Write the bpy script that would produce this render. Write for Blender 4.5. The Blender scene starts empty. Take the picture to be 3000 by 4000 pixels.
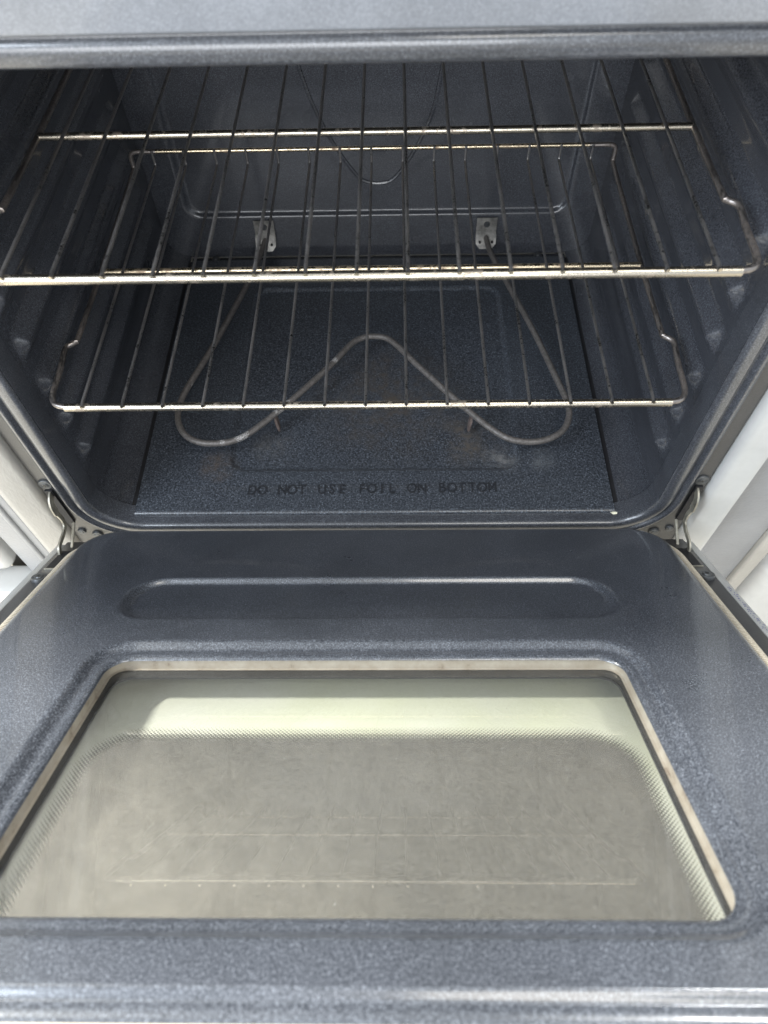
import bpy, bmesh, math, random
from mathutils import Vector, Matrix
random.seed(4)
sc = bpy.context.scene
COL = sc.collection
R = math.radians
# ------------------------------------------------------------------ camera
def unit(v): return Vector(v).normalized()
pi_, ya_, ro_ = R(57.3396), R(-2.0443), R(-2.0526)
fw = Vector((math.sin(ya_)*math.cos(pi_), math.cos(ya_)*math.cos(pi_), -math.sin(pi_)))
rt = Vector((math.cos(ya_), -math.sin(ya_), 0)); up = rt.cross(fw)
rt2 = rt*math.cos(ro_)+up*math.sin(ro_); up2 = -rt*math.sin(ro_)+up*math.cos(ro_)
CAMP = Vector((.0303, -.4547, .7362))
cd = bpy.data.cameras.new('camera'); cam = bpy.data.objects.new('camera', cd); COL.objects.link(cam)
m = Matrix((rt2, up2, -fw)).transposed().to_4x4(); m.translation = CAMP
cam.matrix_world = m
cd.sensor_fit = 'VERTICAL'; cd.sensor_height = 36; cd.sensor_width = 27
cd.lens = 1537.88/2212*36; cd.clip_start = .01; cd.clip_end = 60
cd.dof.use_dof = True; cd.dof.focus_distance = .80; cd.dof.aperture_fstop = cd.lens/4.0
sc.camera = cam
# ------------------------------------------------------------------ light
w = bpy.data.worlds.new('World'); sc.world = w; w.use_nodes = True
bg = w.node_tree.nodes['Background']; bg.inputs[0].default_value = (.86, .93, 1.0, 1); bg.inputs[1].default_value = .92
def area(name, loc, target, size, power, color, sy=None):
    l = bpy.data.lights.new(name, 'AREA'); l.energy = power; l.color = color; l.size = size
    if sy: l.shape = 'RECTANGLE'; l.size_y = sy
    o = bpy.data.objects.new(name, l); COL.objects.link(o); o.location = loc
    o.rotation_euler = (Vector(target)-Vector(loc)).to_track_quat('-Z', 'Y').to_euler()
    return o
area('window_light', (-1.35, -1.0, 1.5), (.2, .1, .15), .8, 36, (.80, .89, 1.0), 1.2)
area('ceiling_light', (.6, -.9, 2.3), (0, .1, .1), 1.1, 14, (1.0, .95, .86), .5)
area('ceiling_tube', (-1.95, .655, 1.98), (0, -.30, .15), .5, 190, (1.0, 1.0, .95), .08)
area('ceiling_spot', (1.0, .75, 2.0), (.1, -.40, .25), .35, 26, (1.0, 1.0, .98), .10)
area('front_fill', (-.4, -2.3, .95), (0, 0, .3), 1.8, 44, (.95, .97, 1.0), 1.3)  # added fill from the front, brightens fascia, rim and cavity; no known doorway
sc.view_settings.view_transform = 'Standard'; sc.view_settings.look = 'None'
sc.view_settings.exposure = 0.22; sc.view_settings.gamma = 1
sc.render.engine = 'CYCLES'
try:
    sc.cycles.max_bounces = 10; sc.cycles.transparent_max_bounces = 16; sc.cycles.glossy_bounces = 6
    sc.cycles.sample_clamp_indirect = 6
except Exception: pass

# ------------------------------------------------------------------ node helper
class NT:
    def __init__(s, name):
        s.m = bpy.data.materials.new(name); s.m.use_nodes = True; s.t = s.m.node_tree; s.n = s.t.nodes
        s.n.clear(); s.out = s.n.new('ShaderNodeOutputMaterial')
    def lk(s, a, b): s.t.links.new(a, b)
    def put(s, sock, v):
        if isinstance(v, bpy.types.NodeSocket): s.lk(v, sock)
        elif v is not None: sock.default_value = v
    def math(s, op, a, b=None, c=None):
        n = s.n.new('ShaderNodeMath'); n.operation = op
        for i, v in enumerate((a, b, c)):
            if v is not None: s.put(n.inputs[i], v)
        return n.outputs[0]
    def coord(s):
        if not hasattr(s, '_c'):
            s._c = s.n.new('ShaderNodeTexCoord').outputs['Object']
        return s._c
    def mapping(s, scale=(1, 1, 1), rot=(0, 0, 0)):
        n = s.n.new('ShaderNodeMapping'); s.lk(s.coord(), n.inputs[0]); n.inputs['Scale'].default_value = scale
        n.inputs['Rotation'].default_value = rot; return n.outputs[0]
    def noise(s, scale, detail=2, rough=.5, vec=None):
        n = s.n.new('ShaderNodeTexNoise'); n.inputs['Scale'].default_value = scale; n.inputs['Detail'].default_value = detail
        n.inputs['Roughness'].default_value = rough; s.lk(vec or s.coord(), n.inputs['Vector']); return n.outputs['Fac']
    def voro(s, scale, out='Distance', vec=None):
        n = s.n.new('ShaderNodeTexVoronoi'); n.inputs['Scale'].default_value = scale; s.lk(vec or s.coord(), n.inputs['Vector'])
        return n.outputs[out]
    def ramp(s, f, stops):
        n = s.n.new('ShaderNodeValToRGB'); s.lk(f, n.inputs[0]); e = n.color_ramp.elements
        while len(e) < len(stops): e.new(.5)
        for el, (p, c) in zip(e, stops):
            el.position = p; el.color = (c, c, c, 1) if isinstance(c, (int, float)) else (*c, 1)
        return n.outputs[0]
    def mix(s, f, a, b):
        n = s.n.new('ShaderNodeMix'); n.data_type = 'RGBA'; s.put(n.inputs[0], f)
        for i, v in ((6, a), (7, b)):
            if isinstance(v, tuple): v = (*v, 1) if len(v) == 3 else v
            s.put(n.inputs[i], v)
        return n.outputs[2]
    def bump(s, h, strength, dist=.001, normal=None):
        n = s.n.new('ShaderNodeBump'); s.lk(h, n.inputs['Height']); n.inputs['Strength'].default_value = strength
        n.inputs['Distance'].default_value = dist
        if normal: s.lk(normal, n.inputs['Normal'])
        return n.outputs[0]
    def bsdf(s, color, rough=.5, metal=0, normal=None, ior=1.5, coat=0, coatr=.05, link=True):
        n = s.n.new('ShaderNodeBsdfPrincipled')
        if isinstance(color, tuple): color = (*color, 1)
        s.put(n.inputs['Base Color'], color); s.put(n.inputs['Roughness'], rough); s.put(n.inputs['Metallic'], metal)
        n.inputs['IOR'].default_value = ior; n.inputs['Coat Weight'].default_value = coat; n.inputs['Coat Roughness'].default_value = coatr
        if normal: s.lk(normal, n.inputs['Normal'])
        if link: s.lk(n.outputs[0], s.out.inputs[0])
        return n.outputs[0]

def enamel(name, base, fleck, rough=.2, amount=.5, ior=1.62, bump=.12, coat=.6, fine=950):
    t = NT(name)
    v = t.voro(fine, 'Color'); sep = t.n.new('ShaderNodeSeparateColor'); t.lk(v, sep.inputs[0])
    d = t.voro(fine)
    core = t.ramp(d, [(.18, 1), (.48, 0)])
    pick = t.ramp(sep.outputs[0], [(.55, 0), (.98, 1)])
    fl = t.math('MULTIPLY', core, pick)
    n2 = t.ramp(t.noise(fine*.75, 2, .6), [(.42, 0), (.72, 1)])
    fl = t.math('MULTIPLY', t.math('ADD', fl, t.math('MULTIPLY', n2, .55)), amount)
    cloud = t.ramp(t.noise(9, 4, .6), [(.3, .82), (.7, 1.2)])
    c1 = t.mix(fl, base, fleck)
    c = t.n.new('ShaderNodeMix'); c.data_type = 'RGBA'; c.blend_type = 'MULTIPLY'; c.inputs[0].default_value = 1
    t.lk(c1, c.inputs[6]); t.lk(cloud, c.inputs[7])
    nrm = t.bump(t.noise(330, 2, .5), bump, .0006)
    nrm = t.bump(t.noise(60, 1, .5), bump*.35, .002, nrm)
    ro = t.math('ADD', t.math('MULTIPLY', t.noise(14, 4, .6), .16), rough-.08)
    t.bsdf(c.outputs[2], ro, 0, nrm, ior, coat, .06)
    return t.m

M = {}
M['cavity'] = enamel('cavity_enamel', (.036, .038, .045), (.26, .28, .32), .25, .38, 1.6, .03)
M['panel'] = enamel('floor_enamel', (.022, .025, .031), (.30, .34, .40), .34, .50)
M['door'] = enamel('door_enamel', (.022, .025, .032), (.40, .43, .49), .30, .46, 1.7, .10, .6, 1100)
M['frame'] = enamel('frame_enamel', (.028, .030, .036), (.34, .36, .40), .32, .38, 1.65, .06, .6)
M['fascia'] = enamel('fascia_enamel', (.15, .16, .18), (.42, .44, .47), .40, .5, 1.6, .08, .4, 1500)
M['rail'] = enamel('rail_enamel', (.030, .030, .031), (.11, .11, .115), .38, .3, 1.5, .06, .3)

def floor_stains():
    t = NT('floor_panel_enamel'); base = (.022, .025, .031)
    v = t.voro(620, 'Color'); sep = t.n.new('ShaderNodeSeparateColor'); t.lk(v, sep.inputs[0])
    core = t.ramp(t.voro(620), [(.18, 1), (.5, 0)]); pick = t.ramp(sep.outputs[0], [(.45, 0), (.98, 1)])
    fl = t.math('MULTIPLY', core, pick)
    n2 = t.ramp(t.noise(420, 2, .6), [(.42, 0), (.72, 1)])
    fl = t.math('MULTIPLY', t.math('ADD', fl, t.math('MULTIPLY', n2, .5)), .5)
    c = t.mix(fl, base, (.30, .34, .40))
    def blob(cx, cy, r, col, amt, c, sx=1., nz=.6):
        n = t.n.new('ShaderNodeMapping'); t.lk(t.coord(), n.inputs[0]); n.vector_type = 'TEXTURE'
        n.inputs['Location'].default_value = (cx, cy, 0); n.inputs['Scale'].default_value = (r*sx, r, 1)
        ln = t.n.new('ShaderNodeVectorMath'); ln.operation = 'LENGTH'; t.lk(n.outputs[0], ln.inputs[0])
        f = t.math('SUBTRACT', 1.0, ln.outputs['Value']); f = t.math('MAXIMUM', f, 0.0)
        nn = t.ramp(t.noise(130, 5, .7), [(.36, 0), (.62, 1)])
        n3 = t.ramp(t.noise(28, 4, .7), [(.35, 0), (.65, 1)])
        f = t.math('MULTIPLY', t.math('MULTIPLY', f, amt), t.math('MULTIPLY', t.math('ADD', nn, .25), n3))
        f = t.math('MINIMUM', f, 1.0)
        return t.mix(f, c, col)
    c = blob(.02, .21, .13, (.07, .06, .05), 1.2, c)
    c = blob(.120, .130, .050, (.09, .08, .07), 1.4, c)
    c = blob(.165, .100, .030, (.16, .16, .16), 1.1, c)
    c = blob(.215, .096, .022, (.16, .17, .18), .9, c)
    c = blob(-.13, .125, .04, (.10, .10, .10), 1.0, c)
    c = blob(-.20, .09, .03, (.09, .07, .055), 1.6, c)
    nrm = t.bump(t.noise(330, 2, .5), .14, .0006)
    ro = t.math('ADD', t.math('MULTIPLY', t.noise(20, 4, .6), .2), .27)
    t.bsdf(c, ro, 0, nrm, 1.6, .35, .07)
    return t.m
M['floor'] = floor_stains()

def white_paint(name, col, rough, bump, tex=230, ior=1.5, stretch=(1, 1, 1)):
    t = NT(name); vec = t.mapping(stretch)
    dirt = t.ramp(t.noise(6, 5, .65), [(.32, .80), (.6, 1.0)])
    c = t.n.new('ShaderNodeMix'); c.data_type = 'RGBA'; c.blend_type = 'MULTIPLY'; c.inputs[0].default_value = 1
    c.inputs[6].default_value = (*col, 1); t.lk(dirt, c.inputs[7])
    nrm = t.bump(t.noise(tex, 2, .5, vec), bump, .0012)
    t.bsdf(c.outputs[2], rough, 0, nrm, ior); return t.m
M['white'] = white_paint('white_enamel', (.50, .50, .485), .16, .05)
M['textured'] = white_paint('textured_cream_paint', (.36, .345, .315), .42, .45, 300, 1.5, (1, 1, .45))
M['grey'] = white_paint('pale_grey_paint', (.24, .245, .255), .30, .30, 260)
M['dark'] = NT('dark_gap').m
def simple(name, col, rough, metal=0, bump=0, tex=200, var=.25, ior=1.5):
    t = NT(name)
    k = t.ramp(t.noise(tex*.3, 4, .65), [(.3, 1-var), (.7, 1+var)])
    c = t.n.new('ShaderNodeMix'); c.data_type = 'RGBA'; c.blend_type = 'MULTIPLY'; c.inputs[0].default_value = 1
    c.inputs[6].default_value = (*col, 1); t.lk(k, c.inputs[7])
    t.bsdf(c.outputs[2], rough, metal, t.bump(t.noise(tex, 3, .6), bump, .001) if bump else None, ior); return t.m
M['dark'] = simple('dark_gap_black', (.012, .012, .014), .6)
M['letter'] = simple('letter_shade_enamel', (.024, .026, .031), .34, 0, .05, 300, .2, 1.6)  # darker than the floor enamel: relief shade of the letters put into colour
M['screw'] = simple('dark_screw_steel', (.10, .105, .11), .38, .6, .1, 300)
M['screwdark'] = simple('screw_socket_black', (.01, .01, .01), .5)
M['galv'] = simple('galvanised_steel', (.40, .38, .32), .52, .8, .3, 220, .5)
M['bracket'] = simple('dull_bracket_steel', (.30, .29, .27), .5, .6, .3, 260, .5)
M['carpet'] = simple('beige_floor', (.66, .60, .50), .8, 0, .3, 90, .2)
M['skin'] = simple('cream_edge_enamel', (.36, .31, .24), .5, 0, .05, 200, .08)
M['ink'] = simple('blue_marker_ink', (.03, .04, .20), .5)
M['chip'] = simple('bare_chip', (.75, .72, .55), .5)
def winframe():
    t = NT('window_frame_metal')
    n = t.ramp(t.noise(45, 5, .7), [(.30, (.17, .13, .10)), (.42, (.30, .265, .215)), (.7, (.38, .35, .30))])
    t.bsdf(n, .42, .35, t.bump(t.noise(300, 3), .15, .0006)); return t.m
M['alu'] = winframe()
def nickel(name, col, rust, rough, lo, hi, tex=140):
    t = NT(name)
    n = t.math('ADD', t.math('MULTIPLY', t.noise(tex, 5, .75), .65), t.math('MULTIPLY', t.noise(17, 3, .6), .35))
    f = t.ramp(n, [(lo, 0), (hi, 1)])
    c = t.mix(f, col, rust); inv = t.math('SUBTRACT', 1.0, f)
    t.bsdf(c, t.math('ADD', t.math('MULTIPLY', f, .35), rough), t.math('ADD', t.math('MULTIPLY', inv, .75), .25),
           t.bump(t.noise(500, 3, .6), .3, .0005)); return t.m
M['bar'] = nickel('nickel_bar', (.52, .47, .39), (.12, .07, .05), .27, .55, .68)
M['barold'] = nickel('aged_nickel_bar', (.66, .56, .40), (.17, .085, .05), .27, .51, .68)
M['wire'] = nickel('aged_rack_wire', (.30, .295, .29), (.12, .10, .095), .27, .42, .72, 420)
def element_mat():
    t = NT('element_sheath')
    n = t.ramp(t.noise(260, 5, .7), [(.3, (.085, .077, .072)), (.7, (.19, .175, .165))])
    c = n
    for (x, y, z, r) in ((-.056, .243, .031, .0065), (-.168, .113, .031, .011), (-.125, .165, .031, .018), (-.236, .2, .031, .010), (-.19, .103, .031, .005)):
        v = t.n.new('ShaderNodeVectorMath'); v.operation = 'DISTANCE'; t.lk(t.coord(), v.inputs[0]); v.inputs[1].default_value = (x, y, z)
        f = t.math('LESS_THAN', t.math('ADD', v.outputs['Value'], t.math('MULTIPLY', t.noise(330, 3, .7), r*1.3)), r*1.5)
        f = t.math('MULTIPLY', f, t.ramp(t.noise(600, 3, .7), [(.42, .0), (.56, .85)]))
        c = t.mix(f, c, (.52, .51, .50))
    t.bsdf(c, .5, .25, t.bump(t.noise(500, 3), .3, .0006)); return t.m
M['element'] = element_mat()
M['rust'] = simple('rusty_clip', (.13, .10, .09), .7, 0, .4, 300, .5)
def gasket_mat():
    t = NT('braided_gasket')
    wv = t.n.new('ShaderNodeTexWave'); wv.wave_type = 'BANDS'; wv.bands_direction = 'Y'; wv.inputs['Scale'].default_value = 130
    wv.inputs['Distortion'].default_value = 1.5; wv.inputs['Detail Scale'].default_value = 4
    t.lk(t.coord(), wv.inputs['Vector'])
    c = t.mix(wv.outputs['Fac'], (.44, .37, .27), (.80, .73, .60))
    t.bsdf(c, .8, 0, t.bump(wv.outputs['Fac'], .8, .001)); return t.m
M['gasket'] = gasket_mat()

# glass ------------------------------------------------------------
def inner_glass():
    t = NT('dusty_inner_glass')
    tr = t.n.new('ShaderNodeBsdfTransparent'); tr.inputs[0].default_value = (.97, .97, .955, 1)
    gl = t.n.new('ShaderNodeBsdfGlossy'); gl.inputs['Roughness'].default_value = .015; gl.inputs[0].default_value = (1, 1, .96, 1)
    fr = t.n.new('ShaderNodeFresnel'); fr.inputs[0].default_value = 1.62
    geo = t.n.new('ShaderNodeNewGeometry'); front = t.math('SUBTRACT', 1.0, geo.outputs['Backfacing'])
    refl = t.math('MULTIPLY', fr.outputs[0], front)
    df = t.n.new('ShaderNodeBsdfDiffuse'); df.inputs[0].default_value = (.35, .35, .345, 1)
    film = t.ramp(t.noise(7, 5, .65), [(.3, .045), (.75, .075)])
    spk = t.ramp(t.voro(60), [(.018, .6), (.032, 0)])
    sp2 = t.ramp(t.noise(520, 3, .7), [(.48, 0), (.75, .09)])
    f = t.math('MULTIPLY', t.math('MINIMUM', t.math('ADD', t.math('ADD', film, spk), sp2), 1.0), front)
    m1 = t.n.new('ShaderNodeMixShader'); t.lk(refl, m1.inputs[0]); t.lk(tr.outputs[0], m1.inputs[1]); t.lk(gl.outputs[0], m1.inputs[2])
    m2 = t.n.new('ShaderNodeMixShader'); t.lk(f, m2.inputs[0]); t.lk(m1.outputs[0], m2.inputs[1]); t.lk(df.outputs[0], m2.inputs[2])
    t.lk(m2.outputs[0], t.out.inputs[0]); return t.m
M['glass_in'] = inner_glass()
HX, T0, T1 = .2165, .338, .56        # clear area of the outer glass
def outer_glass():
    t = NT('outer_glass_with_dotted_border')
    s = t.n.new('ShaderNodeSeparateXYZ'); t.lk(t.coord(), s.inputs[0])
    x, y = s.outputs[0], s.outputs[1]; cy = -(T0+T1)/2; hy = (T1-T0)/2; r = .035
    qx = t.math('SUBTRACT', t.math('ABSOLUTE', x), HX-r); qy = t.math('SUBTRACT', t.math('ABSOLUTE', t.math('SUBTRACT', y, cy)), hy-r)
    ax, ay = t.math('MAXIMUM', qx, 0.0), t.math('MAXIMUM', qy, 0.0)
    ln = t.math('SQRT', t.math('ADD', t.math('MULTIPLY', ax, ax), t.math('MULTIPLY', ay, ay)))
    sd = t.math('SUBTRACT', t.math('ADD', ln, t.math('MINIMUM', t.math('MAXIMUM', qx, qy), 0.0)), r)   # 0 at edge of clear zone
    k = 2*math.pi/.0025
    a = t.math('SINE', t.math('MULTIPLY', t.math('ADD', x, y), k*.7071*1.0)); b = t.math('SINE', t.math('MULTIPLY', t.math('SUBTRACT', x, y), k*.7071))
    lat = t.math('MULTIPLY', t.math('ADD', a, b), .5)                     # -1..1
    g = t.math('SUBTRACT', t.math('MULTIPLY', t.math('DIVIDE', sd, .017), 2.2), 1.05)   # -1 at clear .. 1 at solid
    frit = t.math('GREATER_THAN', t.math('ADD', lat, g), 0.0)
    frit = t.math('MULTIPLY', frit, t.math('GREATER_THAN', sd, 0.0))
    tint = t.ramp(t.noise(5, 3, .6), [(.35, (.50, .51, .40)), (.65, (.54, .54, .49))])
    grime = t.ramp(t.noise(420, 5, .8), [(.36, (.022, .021, .019)), (.66, (.120, .114, .103))])
    cloud = t.ramp(t.noise(6, 5, .7), [(.3, .90), (.7, 1.08)])
    cm = t.n.new('ShaderNodeMix'); cm.data_type = 'RGBA'; cm.blend_type = 'MULTIPLY'; cm.inputs[0].default_value = 1
    t.lk(grime, cm.inputs[6]); t.lk(cloud, cm.inputs[7])
    col = t.mix(frit, cm.outputs[2], tint)
    df = t.bsdf(col, .12, 0, None, 1.5, link=False)
    tr = t.n.new('ShaderNodeBsdfTransparent')
    op = t.math('ADD', t.math('MULTIPLY', frit, .4), .6)
    ms = t.n.new('ShaderNodeMixShader'); t.lk(op, ms.inputs[0]); t.lk(tr.outputs[0], ms.inputs[1]); t.lk(df, ms.inputs[2])
    t.lk(ms.outputs[0], t.out.inputs[0]); return t.m
M['glass_out'] = outer_glass()

# ------------------------------------------------------------------ mesh helpers
def mk(name, verts, faces, mat, parent=None, smooth=True, angle=40):
    me = bpy.data.meshes.new(name); me.from_pydata([tuple(v) for v in verts], [], faces); me.update()
    if mat: me.materials.append(mat)
    if smooth:
        me.shade_smooth()
        if angle:
            try: me.set_sharp_from_angle(angle=R(angle))
            except Exception: pass
    o = bpy.data.objects.new(name, me); COL.objects.link(o)
    if parent: o.parent = parent
    return o
def empty(name, loc=(0, 0, 0), parent=None, rot=(0, 0, 0)):
    o = bpy.data.objects.new(name, None); COL.objects.link(o); o.location = loc; o.rotation_euler = rot; o.empty_display_size = .05
    if parent: o.parent = parent
    return o
def tag(o, label, cat, group=None):
    o['label'] = label; o['category'] = cat
    if group: o['group'] = group
def box(x0, x1, y0, y1, z0, z1, bev=0):
    bm = bmesh.new(); bmesh.ops.create_cube(bm, size=1)
    for v in bm.verts:
        v.co = Vector(((x0+x1)/2+v.co.x*(x1-x0), (y0+y1)/2+v.co.y*(y1-y0), (z0+z1)/2+v.co.z*(z1-z0)))
    if bev: bmesh.ops.bevel(bm, geom=list(bm.edges), offset=bev, segments=3, profile=.5, affect='EDGES')
    return bm
def bmobj(name, bm, mat, parent=None, smooth=True, angle=40):
    me = bpy.data.meshes.new(name); bm.to_mesh(me); bm.free()
    if mat: me.materials.append(mat)
    if smooth:
        me.shade_smooth()
        try: me.set_sharp_from_angle(angle=R(angle))
        except Exception: pass
    o = bpy.data.objects.new(name, me); COL.objects.link(o)
    if parent: o.parent = parent
    return o
def catmull(pts, n=8, closed=False):
    pts = [Vector(p) for p in pts]; out = []
    L = len(pts); rng = range(L if closed else L-1)
    for i in rng:
        p0 = pts[i-1] if (i > 0 or closed) else pts[0]*2-pts[1]
        p1 = pts[i]; p2 = pts[(i+1) % L]
        p3 = pts[(i+2) % L] if (i+2 < L or closed) else p2*2-p1
        for k in range(n):
            t = k/n
            out.append(.5*((2*p1)+(p2-p0)*t+(2*p0-5*p1+4*p2-p3)*t*t+(3*p1-p0-3*p2+p3)*t**3))
    if not closed: out.append(pts[-1])
    return out
def fillet(pts, r, n=6):
    pts = [Vector(p) for p in pts]; out = [pts[0]]
    rs = r if isinstance(r, (list, tuple)) else [r]*len(pts)
    for i in range(1, len(pts)-1):
        a, b, c = pts[i-1], pts[i], pts[i+1]; d1 = (a-b); d2 = (c-b); rr = min(rs[i], d1.length*.49, d2.length*.49)
        s, e = b+d1.normalized()*rr, b+d2.normalized()*rr
        for k in range(n+1):
            t = k/n; out.append(s*(1-t)**2+b*2*t*(1-t)+e*t*t)
    out.append(pts[-1]); return out
def tube(path, r, seg=10, flat=None, upv=None, caps=True, closed=False):
    path = [Vector(p) for p in path]; V = []; F = []; n = len(path)
    nrm = None
    for i, p in enumerate(path):
        a = path[(i-1) % n] if (i > 0 or closed) else path[0]; b = path[(i+1) % n] if (i < n-1 or closed) else path[-1]
        t = (b-a).normalized()
        if nrm is None:
            h = Vector(upv) if upv else (Vector((0, 0, 1)) if abs(t.z) < .9 else Vector((1, 0, 0)))
            nrm = (h-t*h.dot(t)).normalized()
        else: nrm = (nrm-t*nrm.dot(t)).normalized()
        bi = t.cross(nrm)
        for k in range(seg):
            an = 2*math.pi*k/seg; V.append(p+nrm*math.cos(an)*r*(flat or 1)+bi*math.sin(an)*r)
    for i in range(n if closed else n-1):
        j = (i+1) % n
        for k in range(seg): F.append((i*seg+k, i*seg+(k+1) % seg, j*seg+(k+1) % seg, j*seg+k))
    if caps and not closed: F.append(tuple(range(seg))[::-1]); F.append(tuple((n-1)*seg+k for k in range(seg)))
    return V, F
def rr(x0, x1, y0, y1, r, nc=14, ns=40, off=0):
    """rounded rectangle loop with a fixed count of points; counter-clockwise from bottom-left"""
    x0 -= off; x1 += off; y0 -= off; y1 += off; r = max(r+off, .0003); P = []
    cs = [((x0+r, y0+r), 180), ((x1-r, y0+r), 270), ((x1-r, y1-r), 0), ((x0+r, y1-r), 90)]
    for i, ((cx, cy), a0) in enumerate(cs):
        for k in range(nc+1):
            a = R(a0+90*k/nc); P.append((cx+r*math.cos(a), cy+r*math.sin(a)))
        (nx, ny), na = cs[(i+1) % 4]; s = P[-1]; e = (nx+r*math.cos(R(na)), ny+r*math.sin(R(na)))
        for k in range(1, ns):
            t = k/ns; P.append((s[0]+(e[0]-s[0])*t, s[1]+(e[1]-s[1])*t))
    return P
def sdrr(x, y, x0, x1, y0, y1, r):
    qx = abs(x-(x0+x1)/2)-(x1-x0)/2+r; qy = abs(y-(y0+y1)/2)-(y1-y0)/2+r
    return math.hypot(max(qx, 0), max(qy, 0))+min(max(qx, qy), 0)-r
def smooth(a, b, x):
    t = min(1, max(0, (x-a)/(b-a))); return t*t*(3-2*t)
def loft(loops, closed=True, flip=False):
    V = [p for l in loops for p in l]; n = len(loops[0]); F = []
    for i in range(len(loops)-1):
        for k in range(n if closed else n-1):
            j = (k+1) % n; q = (i*n+k, i*n+j, (i+1)*n+j, (i+1)*n+k); F.append(q[::-1] if flip else q)
    return V, F
def disc(r, h, seg=24, dome=.25, rim=.0):
    prof = [(r, 0), (r, h*.55), (r*.93, h), (r*.55, h*1.05), (r*.5, h*1.0+dome*h), (0, h*1.0+dome*h*1.1)]
    V = []; F = []
    for a in range(seg):
        for (q, z) in prof[:-1]: V.append((q*math.cos(2*math.pi*a/seg), q*math.sin(2*math.pi*a/seg), z))
    V.append((0, 0, prof[-1][1])); m = len(prof)-1
    for a in range(seg):
        b = (a+1) % seg
        for k in range(m-1): F.append((a*m+k, b*m+k, b*m+k+1, a*m+k+1))
        F.append((a*m+m-1, b*m+m-1, len(V)-1))
    return V, F
def screw(parent, loc, r, h, normal=(0, -1, 0), name='screw', label=None, hole=True, mat=None):
    V, F = disc(r, h); o = mk(name, V, F, mat or M['screw'], parent, angle=50)
    o.location = loc; o.rotation_euler = Vector(normal).to_track_quat('Z', 'Y').to_euler()
    if hole:
        zt = h*1.27
        bm = bmesh.new()
        for a in (0, math.pi/2):
            r_ = r*.26; w_ = r*.07
            c, s = math.cos(a+.4), math.sin(a+.4)
            vs = [bm.verts.new((x*c-y*s, x*s+y*c, z)) for z in (zt-.0004, zt+.00012+a*.00003) for x, y in ((-r_, -w_), (r_, -w_), (r_, w_), (-r_, w_))]
            bm.faces.new(vs[4:8])
            for k in range(4): bm.faces.new((vs[k], vs[(k+1) % 4], vs[4+(k+1) % 4], vs[4+k]))
        me = bpy.data.meshes.new(name); bm.to_mesh(me); bm.free(); me.materials.append(M['screwdark'])
        base = o.data; o.data.materials.append(M['screwdark'])
        bm = bmesh.new(); bm.from_mesh(base); nf = len(bm.faces); bm.from_mesh(me)
        bm.faces.ensure_lookup_table()
        for f in bm.faces[nf:]: f.material_index = 1
        bm.to_mesh(base); bm.free()
    if label: o['label'] = label
    return o

# ================================================================== SETTING
bm = box(-6, 6, -6, 6, -.44, -.40); fl = bmobj('floor', bm, M['carpet']); fl['kind'] = 'structure'

# ================================================================== OVEN RANGE
oven = empty('electric_oven', (0, 0, -.40))
tag(oven, 'open electric oven with speckled dark blue enamel cavity and lowered door', 'oven')
ROOT = empty('x'); bpy.data.objects.remove(ROOT)
OFS = Vector((0, 0, .40))
def part(o):                       # everything is modelled in world coordinates; root sits on the floor
    o.parent = oven; o.matrix_parent_inverse = Matrix.Translation((0, 0, .40)); return o
XW, YB, ZT, FR = .333, .513, .5235, .0335      # wall x, back y, ceiling z, fillet radius
ribs = [.107+.0535*k-.014 for k in range(7)]
def wall_in(y, z):
    d = 0
    ye = smooth(.040, .050, y)*(1-smooth(.455, .480, y))
    for zc in ribs:
        a = (z-zc)
        if -.022 < a < .018: d = max(d, (smooth(-.022, .000, a)*(1-smooth(.000, .018, a))))
    groove = 0
    return (.0105*d)*ye
def side_wall(s):
    prof = []
    nf = 10
    for k in range(nf+1):
        a = R(90*k/nf); prof.append((XW-FR+FR*math.sin(a), -.003+FR-FR*math.cos(a), 0))
    nz = 190; za, zb = -.003+FR, ZT-FR
    for k in range(1, nz): prof.append((XW, za+(zb-za)*k/nz, 1))
    for k in range(nf+1):
        a = R(90*k/nf); prof.append((XW-FR+FR*math.cos(a), zb+FR*math.sin(a), 0))
    ys = [0.004+i*.0035 for i in range(int((YB-.004)/.0035)+1)]+[YB]
    loops = [[(s*(x-(wall_in(y, z) if w_ else 0)), y, z) for (x, z, w_) in prof] for y in ys]
    V, F = loft(loops, closed=False, flip=(s > 0))
    return part(mk('side_wall', V, F, M['cavity'], angle=0))
side_wall(-1); side_wall(1)
part(bmobj('cavity_ceiling', box(-XW+FR, XW-FR, .004, YB, ZT, ZT+.004), M['cavity']))
part(bmobj('cavity_base', box(-XW+FR, XW-FR, .004, YB, -.014, -.0085), M['cavity']))
# back wall with pressed recess and a bead
def back_h(x, z):
    sd = sdrr(x, z, -.288, .288, .066, .60, .022)
    h = .0065*(1-smooth(-.0055, .0015, sd))
    return h
def back_wall():
    xs = [-.333+i*.666/200 for i in range(201)]
    zs = [-.006+i*.0028 for i in range(15)]+[.036+i*.0018 for i in range(34)]+[.0972+i*.006 for i in range(1, 71)]
    loops = [[(x, YB+back_h(x, z), z) for x in xs] for z in zs]
    V, F = loft(loops, closed=False)
    return part(mk('back_wall', V, F, M['cavity'], angle=0))
bw = back_wall()
lp = [(-.107, .0, .52), (-.100, 0, .33), (-.087, 0, .25), (-.062, 0, .185), (-.030, 0, .132), (-.012, 0, .117), (.012, 0, .115), (.030, 0, .124), (.055, 0, .160), (.080, 0, .215), (.092, 0, .28), (.105, 0, .36), (.110, 0, .52)]
V, F = tube([p+Vector((0, YB+.0066, 0)) for p in catmull(lp, 8)], .0028, 8)
o = mk('pressed_bead', V, F, M['cavity'], bw)
o.matrix_parent_inverse = Matrix.Identity(4)

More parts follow.
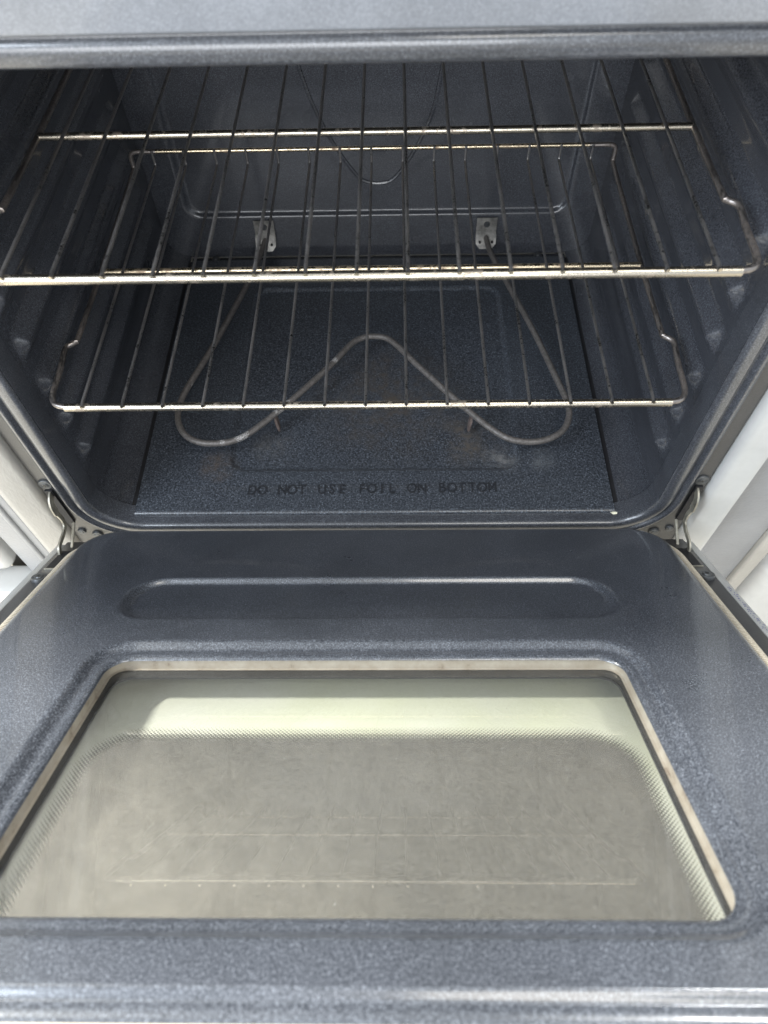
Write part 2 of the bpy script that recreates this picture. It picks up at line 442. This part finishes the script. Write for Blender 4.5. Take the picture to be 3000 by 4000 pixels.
# floor panel: pressed recess, rolled front lip
def floor_h(x, y):
    sd = sdrr(x, y, -.188, .188, .080, .430, .024)
    return -.0052*(1-smooth(-.0060, .0, sd))
def floor_panel():
    xs = [-.2955+i*.591/236 for i in range(237)]; PW = .2955
    prof = [(.0185, -.009), (.0165, -.006), (.0158, -.0035), (.0165, -.0014), (.0185, -.0003), (.0215, 0)]
    loops = [[(x, y, z) for x in xs] for (y, z) in prof]
    n = 190
    loops += [[(x, y, floor_h(x, y)) for x in xs] for y in [.0225+(.496-.0225)*i/n for i in range(n+1)]]
    loops += [[(x, .497, -.009) for x in xs]]
    loops = [[(-PW, l[0][1], -.009)]+l+[(PW, l[0][1], -.009)] for l in loops]
    V, F = loft(loops, closed=False)
    return part(mk('floor_panel', V, F, M['floor'], angle=50))
fp = floor_panel()
for s_ in (-1, 1):
    a, b = sorted((s_*.2945, s_*.3030)); part(bmobj('panel_seam', box(a, b, .017, .497, -.0040, -.0028), M['dark']))
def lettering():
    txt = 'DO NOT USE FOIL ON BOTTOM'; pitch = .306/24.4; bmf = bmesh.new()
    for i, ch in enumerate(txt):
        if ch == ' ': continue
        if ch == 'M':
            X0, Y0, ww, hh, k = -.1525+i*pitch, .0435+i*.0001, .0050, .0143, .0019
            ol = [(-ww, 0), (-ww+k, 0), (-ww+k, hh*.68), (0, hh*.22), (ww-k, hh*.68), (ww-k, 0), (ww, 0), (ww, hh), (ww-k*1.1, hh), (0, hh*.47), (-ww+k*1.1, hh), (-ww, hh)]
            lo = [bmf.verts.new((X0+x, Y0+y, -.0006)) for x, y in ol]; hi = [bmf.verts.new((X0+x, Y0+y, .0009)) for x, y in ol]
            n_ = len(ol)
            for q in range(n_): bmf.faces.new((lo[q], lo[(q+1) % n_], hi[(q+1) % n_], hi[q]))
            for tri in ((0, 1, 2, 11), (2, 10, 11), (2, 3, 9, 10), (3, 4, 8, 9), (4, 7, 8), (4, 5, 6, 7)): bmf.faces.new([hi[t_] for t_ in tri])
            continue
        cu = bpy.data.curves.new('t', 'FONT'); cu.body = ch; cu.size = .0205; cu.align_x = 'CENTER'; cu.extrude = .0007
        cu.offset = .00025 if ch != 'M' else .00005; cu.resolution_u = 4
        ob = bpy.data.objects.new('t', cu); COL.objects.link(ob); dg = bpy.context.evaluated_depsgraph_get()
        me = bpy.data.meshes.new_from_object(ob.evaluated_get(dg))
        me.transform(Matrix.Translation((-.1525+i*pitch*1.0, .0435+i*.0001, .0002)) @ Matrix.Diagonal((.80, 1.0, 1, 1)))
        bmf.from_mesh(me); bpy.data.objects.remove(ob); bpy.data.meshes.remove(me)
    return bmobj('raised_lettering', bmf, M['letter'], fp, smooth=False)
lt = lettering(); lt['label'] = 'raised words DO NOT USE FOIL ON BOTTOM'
for (x, y, s) in ((.2955, .0150, .0042),):
    bm = bmesh.new(); bmesh.ops.create_icosphere(bm, subdivisions=2, radius=1)
    for v in bm.verts: v.co = Vector((v.co.x*s*1.2, v.co.y*s*.45, v.co.z*.0006))*(1+.3*math.sin(v.co.x*7+v.co.y*3))+Vector((x, y, -.0020))
    o = bmobj('enamel_chip', bm, M['chip'], fp); o['label'] = 'pale chip at the front corner of the floor panel'

# front frame: rolled rim round the opening
prof = [(-.0045, .030), (-.0043, .0070), (-.0037, .0036), (-.0022, .0014), (.0004, .0004), (.0040, .0001), (.0082, .0), (.0106, .0012), (.0126, .0036), (.0136, .0046),
        (.0146, .0036), (.0158, .0008), (.0176, -.0010), (.0200, -.0010), (.0224, .0008), (.0244, .0038), (.0258, .0056), (.0270, .0060)]
OX, OZ0, OZ1, OR = .337, -.009, .5250, .056
loops = []
for (s, y) in prof: loops.append([(x, y, z) for (x, z) in rr(-OX, OX, OZ0, OZ1, OR, 16, 30, s)])
V, F = loft(loops, flip=True)
part(mk('opening_rim', V, F, M['frame'], angle=0))
inner = [(x, .0060, z) for (x, z) in rr(-OX, OX, OZ0, OZ1, OR, 16, 30, .0270)]
outer = [(x, .0060, z) for (x, z) in rr(-.3785, .3785, -.20, .615, .001, 16, 30)]
V, F = loft([inner, outer, [(x, .03, z) for (x, y, z) in outer]], flip=True)
ff = part(mk('front_frame', V, F, M['rail'], angle=30))
part(bmobj('top_fascia', box(-.3795, .3795, -.0022, .030, .5410, .6150, .0025), M['fascia']))
# body shell
part(bmobj('cooktop', box(-.384, .384, -.012, .62, .617, .655, .006), M['white']))
part(bmobj('body_back', box(-.379, .379, .60, .62, -.36, .616), M['grey']))
part(bmobj('body_underside', box(-.378, .378, .032, .598, -.37, -.36), M['dark']))
for s in (-1, 1):
    x0, x1 = sorted((s*.3835, s*.3795)); part(bmobj('body_side', box(x0, x1, .02, .60, -.36, .615), M['white']))
# corner trims (enamelled posts each side of the frame)
def post(s, x0, x1, prof, mat, name, z0=-.36, z1=.615):
    P = [(s*(x0+(x1-x0)*a), y) for a, y in prof]
    V, F = loft([[(x, y, z) for x, y in P] for z in (z0, z1)], closed=False, flip=(s < 0))
    return part(mk(name, V, F, mat, angle=40))
pl_ = [(0, .03), (0, .002), (.05, -.002), (.12, -.004), (.62, -.007), (.70, -.0085), (.80, -.0085), (.90, -.006), (.97, .0), (1, .008), (1, .05)]
post(-1, .380, .424, pl_, M['textured'], 'corner_post')['label'] = 'textured cream post left of the cavity'
pr_ = [(0, .03), (0, .004), (.05, -.001), (.16, -.004), (.35, -.005), (.60, -.006), (.75, -.009), (.90, -.009), (.97, -.005), (1, .003), (1, .05)]
post(1, .380, .416, pr_, M['white'], 'corner_post')['label'] = 'glossy white post right of the cavity'

# screws, hinge slots, hinge arms
for s in (-1, 1):
    screw(ff, (s*.3695, .0058, .081), .0076, .0022)
    screw(ff, (s*.349, .0058, -.030), .0068, .0026, hole=False)
    screw(ff, (s*.366, .0058, -.022), .0052, .0026, hole=False)
    bm = box(s*.3702-.0042, s*.3702+.0042, .0052, .0078, .000, .070); 
    o = bmobj('hinge_slot', bm, M['dark'], ff); o.location.y = -.0024
    # arm: a flat steel strip in the y-z plane
    path = [(.006, .064), (-.003, .0625), (-.0085, .055), (-.0100, .042), (-.0095, .030), (-.0135, .021), (-.0240, .0195), (-.0370, .0215), (-.0455, .0205), (-.0520, .010), (-.058, -.004)]
    pts = catmull([(0, y, z) for y, z in path], 6)
    W_ = .0021; loops = []
    for i, p in enumerate(pts):
        a = pts[max(i-1, 0)]; b = pts[min(i+1, len(pts)-1)]; t = (b-a).normalized(); n = Vector((0, -t.z, t.y))
        wd = .0050 if i < 18 else .0030
        xs = s*(.3690 - .0055*(i/len(pts)))
        loops.append([(xs+dx, p.y+n.y*dn, p.z+n.z*dn) for dx, dn in ((-W_/2, -wd), (W_/2, -wd), (W_/2, wd), (-W_/2, wd))])
    V, F = loft(loops); ha = part(mk('hinge_arm', V, F, M['galv'], angle=30))
    V, F = tube(fillet([(s*.3610, -.004, .012), (s*.3590, -.030, .006), (s*.3580, -.052, -.002)], .01), .0019, 8)
    o = mk('hinge_link', V, F, M['galv'], ha)
    o.matrix_parent_inverse = Matrix.Identity(4)

# brackets and bake element
el_pts = [(-.174, .5135, .030), (-.176, .495, .030), (-.180, .465, .030), (-.193, .398, .030), (-.226, .272, .030), (-.250, .195, .030), (-.2555, .160, .030), (-.250, .132, .030), (-.234, .111, .030), (-.206, .102, .030), (-.166, .112, .030),
          (-.116, .164, .030), (-.062, .232, .030), (-.034, .274, .030), (-.018, .287, .030), (-.002, .290, .030), (.016, .286, .030), (.032, .270, .030), (.060, .232, .030), (.122, .153, .030), (.160, .113, .030), (.186, .1015, .030),
          (.214, .103, .030), (.238, .117, .030), (.250, .140, .030), (.251, .166, .030), (.241, .214, .030), (.221, .300, .030), (.194, .398, .030), (.176, .462, .030), (.171, .495, .030), (.170, .5135, .030)]
V, F = tube(catmull(el_pts, 8), .0041, 12)
el = part(mk('bake_element', V, F, M['element'], angle=0))
def relpart(o, p): o.parent = p; o.matrix_parent_inverse = Matrix.Identity(4); return o
for (x, y) in ((-.129, .150), (.127, .147)):
    loops = []
    for z, wx, dy in ((.0285, .0018, .0), (.020, .0050, -.001), (.010, .0046, -.002), (.002, .0034, -.003), (.0006, .0016, -.003)):
        loops.append([(x+a*wx*.35+(.0285-z)*(.12 if x < 0 else -.12), y+dy+b*wx, z) for a, b in ((-1, -1), (1, -1), (1, 1), (-1, 1))])
    V, F = loft(loops); o = mk('support_foot', V, F, M['rust'], el, angle=30)
for x in (-.174, .170):
    V = []; F = []
    w2 = .0155
    outline = [(-w2, .0605, 0), (w2, .0605, 0), (w2, .0375, 0), (w2+.0005, .0335, -.005), (w2, .0235, -.012), (w2*.62, .0165, -.015), (-w2*.62, .0165, -.015), (-w2, .0235, -.012), (-w2-.0005, .0335, -.005), (-w2, .0375, 0)]
    pts = [(x+a, YB+.0035-.0055+c, b) for a, b, c in outline]
    bm = bmesh.new(); vs = [bm.verts.new(p) for p in pts]
    bm.faces.new((vs[0], vs[1], vs[2], vs[9])); bm.faces.new((vs[9], vs[2], vs[3], vs[8])); bm.faces.new((vs[8], vs[3], vs[4], vs[7])); bm.faces.new((vs[7], vs[4], vs[5], vs[6]))
    ex = bmesh.ops.extrude_face_region(bm, geom=list(bm.faces))
    for v in [g for g in ex['geom'] if isinstance(g, bmesh.types.BMVert)]: v.co.y -= .0012
    bmesh.ops.recalc_face_normals(bm, faces=bm.faces)
    br = bmobj('terminal_bracket', bm, M['bracket'], None, angle=20); part(br)
    screw(br, (x, YB-.0032, .050), .0045, .0025, (0, -1, 0), hole=False)
    for dx in (-.0095, .0095):
        V, F = tube([(x+dx, YB-.014, .0268), (x+dx, YB-.0165, .0262)], .0018, 10); mk('bracket_hole', V, F, M['dark'], br)
for x in (-.2595, .256):
    screw(bw, (x, .5035, -.0045), .0062, .003, (0, 0, 1), hole=False)

# ------------------------------------------------------------------ racks
S = .0392
def rack(loc, label, bar_mat, back_mat):
    root = empty('oven_rack', loc); tag(root, label, 'oven rack', 'wire racks inside the oven')
    r = .0041; h = .0215
    half = [(0, 0, 0), (.289, 0, 0), (.303, .004, 0), (.3095, .017, 0), (.3105, .050, 0), (.3125, .074, 0), (.3118, .083, 0), (.3050, .090, 0), (.3030, .100, 0), (.3022, .2, 0), (.3035, .390, 0), (.3040, .401, .002), (.3040, .4045, .010)]
    right = catmull(half[1:11], 5); left = [Vector((-p.x, p.y, p.z)) for p in right]
    front = [Vector((-.289+i*.578/24, 0, 0)) for i in range(1, 24)]
    V, F = tube([Vector((-.293, 0, 0))]+front+[Vector((.293, 0, 0))], r, 12)
    mk('front_bar', V, F, bar_mat, root)
    for pts in (left, right):
        s = -1 if pts is left else 1
        tail = fillet([pts[-1], (s*.3040, .4015, 0), (s*.3040, .4015, h), (s*.27, .4015, h)], [0, .004, .010, 0], 6)
        V, F = tube(list(pts)+tail[1:], .0029, 10, upv=(0, 0, 1)); mk('side_rail', V, F, M['bar'] if False else M['wire_rail'], root)
    V, F = tube([(-.271+i*.542/12, .4015, h) for i in range(13)], .0027, 10); mk('back_bar', V, F, back_mat, root)
    V, F = tube([(-.3015+i*.603/12, .2005, 0) for i in range(13)], .0035, 10); mk('middle_bar', V, F, back_mat, root)
    dz = .0053
    for i in range(15):
        x = (i-7)*S
        pth = [Vector((x, -.0046, dz-.0004)), Vector((x, -.0036, dz-.0004)), Vector((x, .002, dz)), Vector((x, .1, dz)), Vector((x, .2, dz))]+fillet([(x, .25, dz), (x, .3985, dz-.001), (x, .3985, h+.0030)], [0, .005, 0], 5)
        V, F = tube(pth, .00155 if i % 2 else .0016, 8, upv=(1, 0, 0))
        wv = mk('wire', V, F, M['wire'], root)
        wv.data.materials.append(bar_mat)
        for q_ in list(range(8))+[len(wv.data.polygons)-2]: wv.data.polygons[q_].material_index = 1      # the cut front end is bright
    return root
M['wire_rail'] = nickel('rack_side_rail', (.34, .31, .29), (.09, .07, .06), .28, .46, .64, 300)
rack((0.0, -.0063, .3733), 'upper wire oven rack, nearest the camera, reaching across the whole cavity', M['bar'], M['bar'])
rack((0.0, .0031, .2132), 'lower wire oven rack, set beneath the upper one and above the heating element', M['bar'], M['barold'])

# ------------------------------------------------------------------ door
TH = R(34.056)
door = empty('oven_door', (0, .0138, -.011)); door.rotation_euler = (-TH, 0, 0)
part(door)
def dmk(name, V, F, mat, angle=0, flip=False):
    V = [(x, -t, o) for x, t, o in V]; F = [f[::-1] for f in F] if not flip else F
    return mk(name, V, F, mat, door, angle=angle)
HXD, HT0, HT1, HR = .2235, .2845, .5325, .022
PX, PT0, PT1, PR = .3425, .0255, .5935, .046
def pan_h(x, t):
    sd = sdrr(x, t, -.2430, .2430, .1500, .2315, .037)
    h = -.0062*(1-smooth(-.0052, .0, sd))
    # border dip round the window
    sw = sdrr(x, t, -HXD, HXD, HT0, HT1, HR)
    h -= .0062*(1-smooth(.0075, .0185, sw)) + .0016*(1-smooth(.0, .004, sw))
    h -= .0022*(1-smooth(.0, .010, abs(t-.5745)-.0)) * 0
    # end bead
    h -= .004*smooth(.5745, .581, t)
    return h
loops = []
for off, hh in ((.0, -.0135), (-.0001, -.010), (-.0010, -.0055), (-.0030, -.0022), (-.0060, -.0004), (-.0095, 0)):
    loops.append([(x, t, hh + (pan_h(x, t) if hh > -.009 else -.002)) for x, t in rr(-PX, PX, PT0, PT1, PR, 16, 200, off)])
A = rr(-PX, PX, PT0, PT1, PR, 16, 200, -.0095); B = rr(-HXD, HXD, HT0, HT1, HR, 16, 200, .020)
n = 200
for k in range(1, n+1):
    f = k/n; loops.append([(a[0]+(b[0]-a[0])*f, a[1]+(b[1]-a[1])*f, 0) for a, b in zip(A, B)])
    loops[-1] = [(x, t, pan_h(x, t)) for x, t, _ in loops[-1]]
for k in range(1, 15):
    off = .020-.020*k/14; loops.append([(x, t, pan_h(x, t)) for x, t in rr(-HXD, HXD, HT0, HT1, HR, 16, 200, off)])
loops.append([(x, t, -.0095) for x, t in rr(-HXD, HXD, HT0, HT1, HR, 16, 200, -.0008)])
V, F = loft(loops); dmk('door_liner', V, F, M['door'])
# window surround metal wall
wl = []
for off, o_ in ((.0006, -.0080), (-.0002, -.0086), (-.0004, -.0180), (-.0026, -.0183)):
    wl.append([(x, t, o_) for x, t in rr(-HXD, HXD, HT0, HT1, .016, 16, 20, off)])
V, F = loft(wl); dmk('window_frame', V, F, M['alu'], 30)
def slab(name, x0, x1, t0, t1, o0, o1, mat, bev=0, parent=None):
    bm = box(x0, x1, -t1, -t0, o0, o1, bev); return bmobj(name, bm, mat, parent or door)
gi = slab('inner_glass', -.240, .240, .264, .548, -.0220, -.0187, M['glass_in'])
# dark seal bead between glass and window frame, seen through the pane
V, F = loft([[(x, t, -.0250) for x, t in rr(-HXD, HXD, HT0, HT1, .020, 14, 20, a)] for a in (.02, -.0035)]+[[(x, t, -.0270) for x, t in rr(-HXD, HXD, HT0, HT1, .020, 14, 20, -.0035)]])
dmk('glass_seal', V, F, M['dark'], 30)
slab('outer_glass', -.372, .372, .02, .588, -.0550, -.0510, M['glass_out'])
# liner underside so the inner space is closed
V, F = loft([[(x, t, -.0255) for x, t in rr(-.36, .36, .03, .585, .01, 10, 12)], [(x, t, -.0255) for x, t in rr(-HXD, HXD, HT0, HT1, .02, 10, 12, .012)]])
dmk('heat_shield', V, F, M['galv'], 0, flip=False)
# gasket rope round the liner
gp = [(x, t) for x, t in rr(-PX, PX, .040, PT1, .05, 12, 60, .0035)]
# open at the hinge side
gpts = [Vector((x, -t, -.0075)) for x, t in gp if t > .052 or abs(x) > .30]
gp = rr(-PX, PX, .040, PT1, .05, 12, 60, .0035)
i0 = min(range(len(gp)), key=lambda i: (abs(gp[i][1]-.062)+ (0 if gp[i][0] > 0 else 9)))
i1 = min(range(len(gp)), key=lambda i: (abs(gp[i][1]-.062)+ (0 if gp[i][0] < 0 else 9)))
seq = [gp[i % len(gp)] for i in range(i0, i1+1 if i1 > i0 else i1+1+len(gp))]
gpts = []
for x, t in seq:
    if t > .575: x_, t_ = x, min(t, .5935)
    gpts.append(Vector((x, -min(t, .588), -.0090)))
V, F = tube(gpts, .0052, 10, flat=.7, upv=(0, 0, 1)); mk('gasket', V, F, M['gasket'], door)
# painted side rails with hinge slots, screws
for s in (-1, 1):
    a, b = sorted((s*.3330, s*.3705)); rl = slab('side_rail', a, b, .034, .586, -.030, -.0130, M['rail'], .0012)
    a, b = sorted((s*.3525, s*.3655)); o = slab('hinge_slot', a, b, .060, .104, -.0140, -.0126, M['dark'], 0, rl)
    a, b = sorted((s*.3510, s*.3665)); o = slab('slot_lip', a, b, .1040, .1054, -.0140, -.0118, M['galv'], 0, rl)
    screw(rl, (s*.3600, -.1290, -.0131), .0086, .0042, (0, 0, 1))
    a, b = sorted((s*.3708, s*.3795)); slab('outer_skin_side', a, b, .040, .600, -.058, -.0135, M['white'], .001)
o = slab('end_cap', -.3795, .3795, .5960, .602, -.056, -.0235, M['skin'], .0015)
slab('hinge_side_cap', -.370, .370, .020, .0335, -.056, -.020, M['rail'], .001)
# marker scribble on the right outer edge: short unreadable strokes
bmk = bmesh.new(); random.seed(9)
tt = .150
while tt < .262:
    L = random.uniform(.0012, .0026)
    for q in range(random.choice((1, 2, 2))):
        x0 = .3735+random.uniform(0, .0028); x1 = x0+random.uniform(-.002, .0024)
        pts = catmull([(x0, -tt, -.01335), ((x0+x1)/2+.0006, -tt-L*.5, -.01335), (x1, -tt-L, -.01335)], 3)
        V, F = tube(pts, .00018, 5)
        vs = [bmk.verts.new(v) for v in V]
        for f in F: bmk.faces.new([vs[i] for i in f])
    tt += L+random.uniform(.0008, .0022)
bmobj('marker_writing', bmk, M['ink'], door)['label'] = 'faint blue marker scribble on the white door edge'

# ================================================================== NEIGHBOURS
def appliance(s, x0, label, panel_mat, white):
    root = empty('white_appliance', (s*(x0+.35), .35, -.40)); tag(root, label, 'appliance')
    rel = Matrix.Translation((-s*(x0+.35), -.35, .40))
    def ap(name, xa, xb, y0, y1, z0, z1, mat, bev):
        a, b = sorted((s*xa, s*xb)); o = bmobj(name, box(a, b, y0, y1, z0, z1, bev), mat); o.parent = root; o.matrix_parent_inverse = rel; return o
    return ap
ap = appliance(-1, .428, 'white appliance with pale blue-grey side panel just left of the oven', M['grey'], M['white'])
ap('side_panel', .4285, .4770, .004, .6, -.38, .60, M['grey'], .004)
ap('panel_ridge', .4400, .4470, -.0005, .010, -.38, .60, M['grey'], .003)
ap('dark_gap', .4772, .5300, .035, .6, -.38, .60, M['dark'], .001)
ap('front_panel', .4955, .78, .000, .6, -.122, .60, M['white'], .014)
ap('drawer_front', .4400, .78, -.020, .025, -.38, -.146, M['white'], .003)
ap = appliance(1, .42, 'white appliance with wide textured grey panel just right of the oven', M['grey'], M['white'])
ap('side_panel', .4200, .4900, .006, .6, -.38, .60, M['grey'], .003)
ap('panel_edge', .4902, .5100, -.001, .6, -.38, .60, M['textured'], .004)
ap('dark_gap', .5102, .6500, .045, .6, -.38, .60, M['dark'], .001)
ap('drawer_front', .5290, .90, -.004, .6, -.38, -.122, M['white'], .022)
ap('front_panel', .5480, .90, .000, .6, -.108, .60, M['white'], .010)
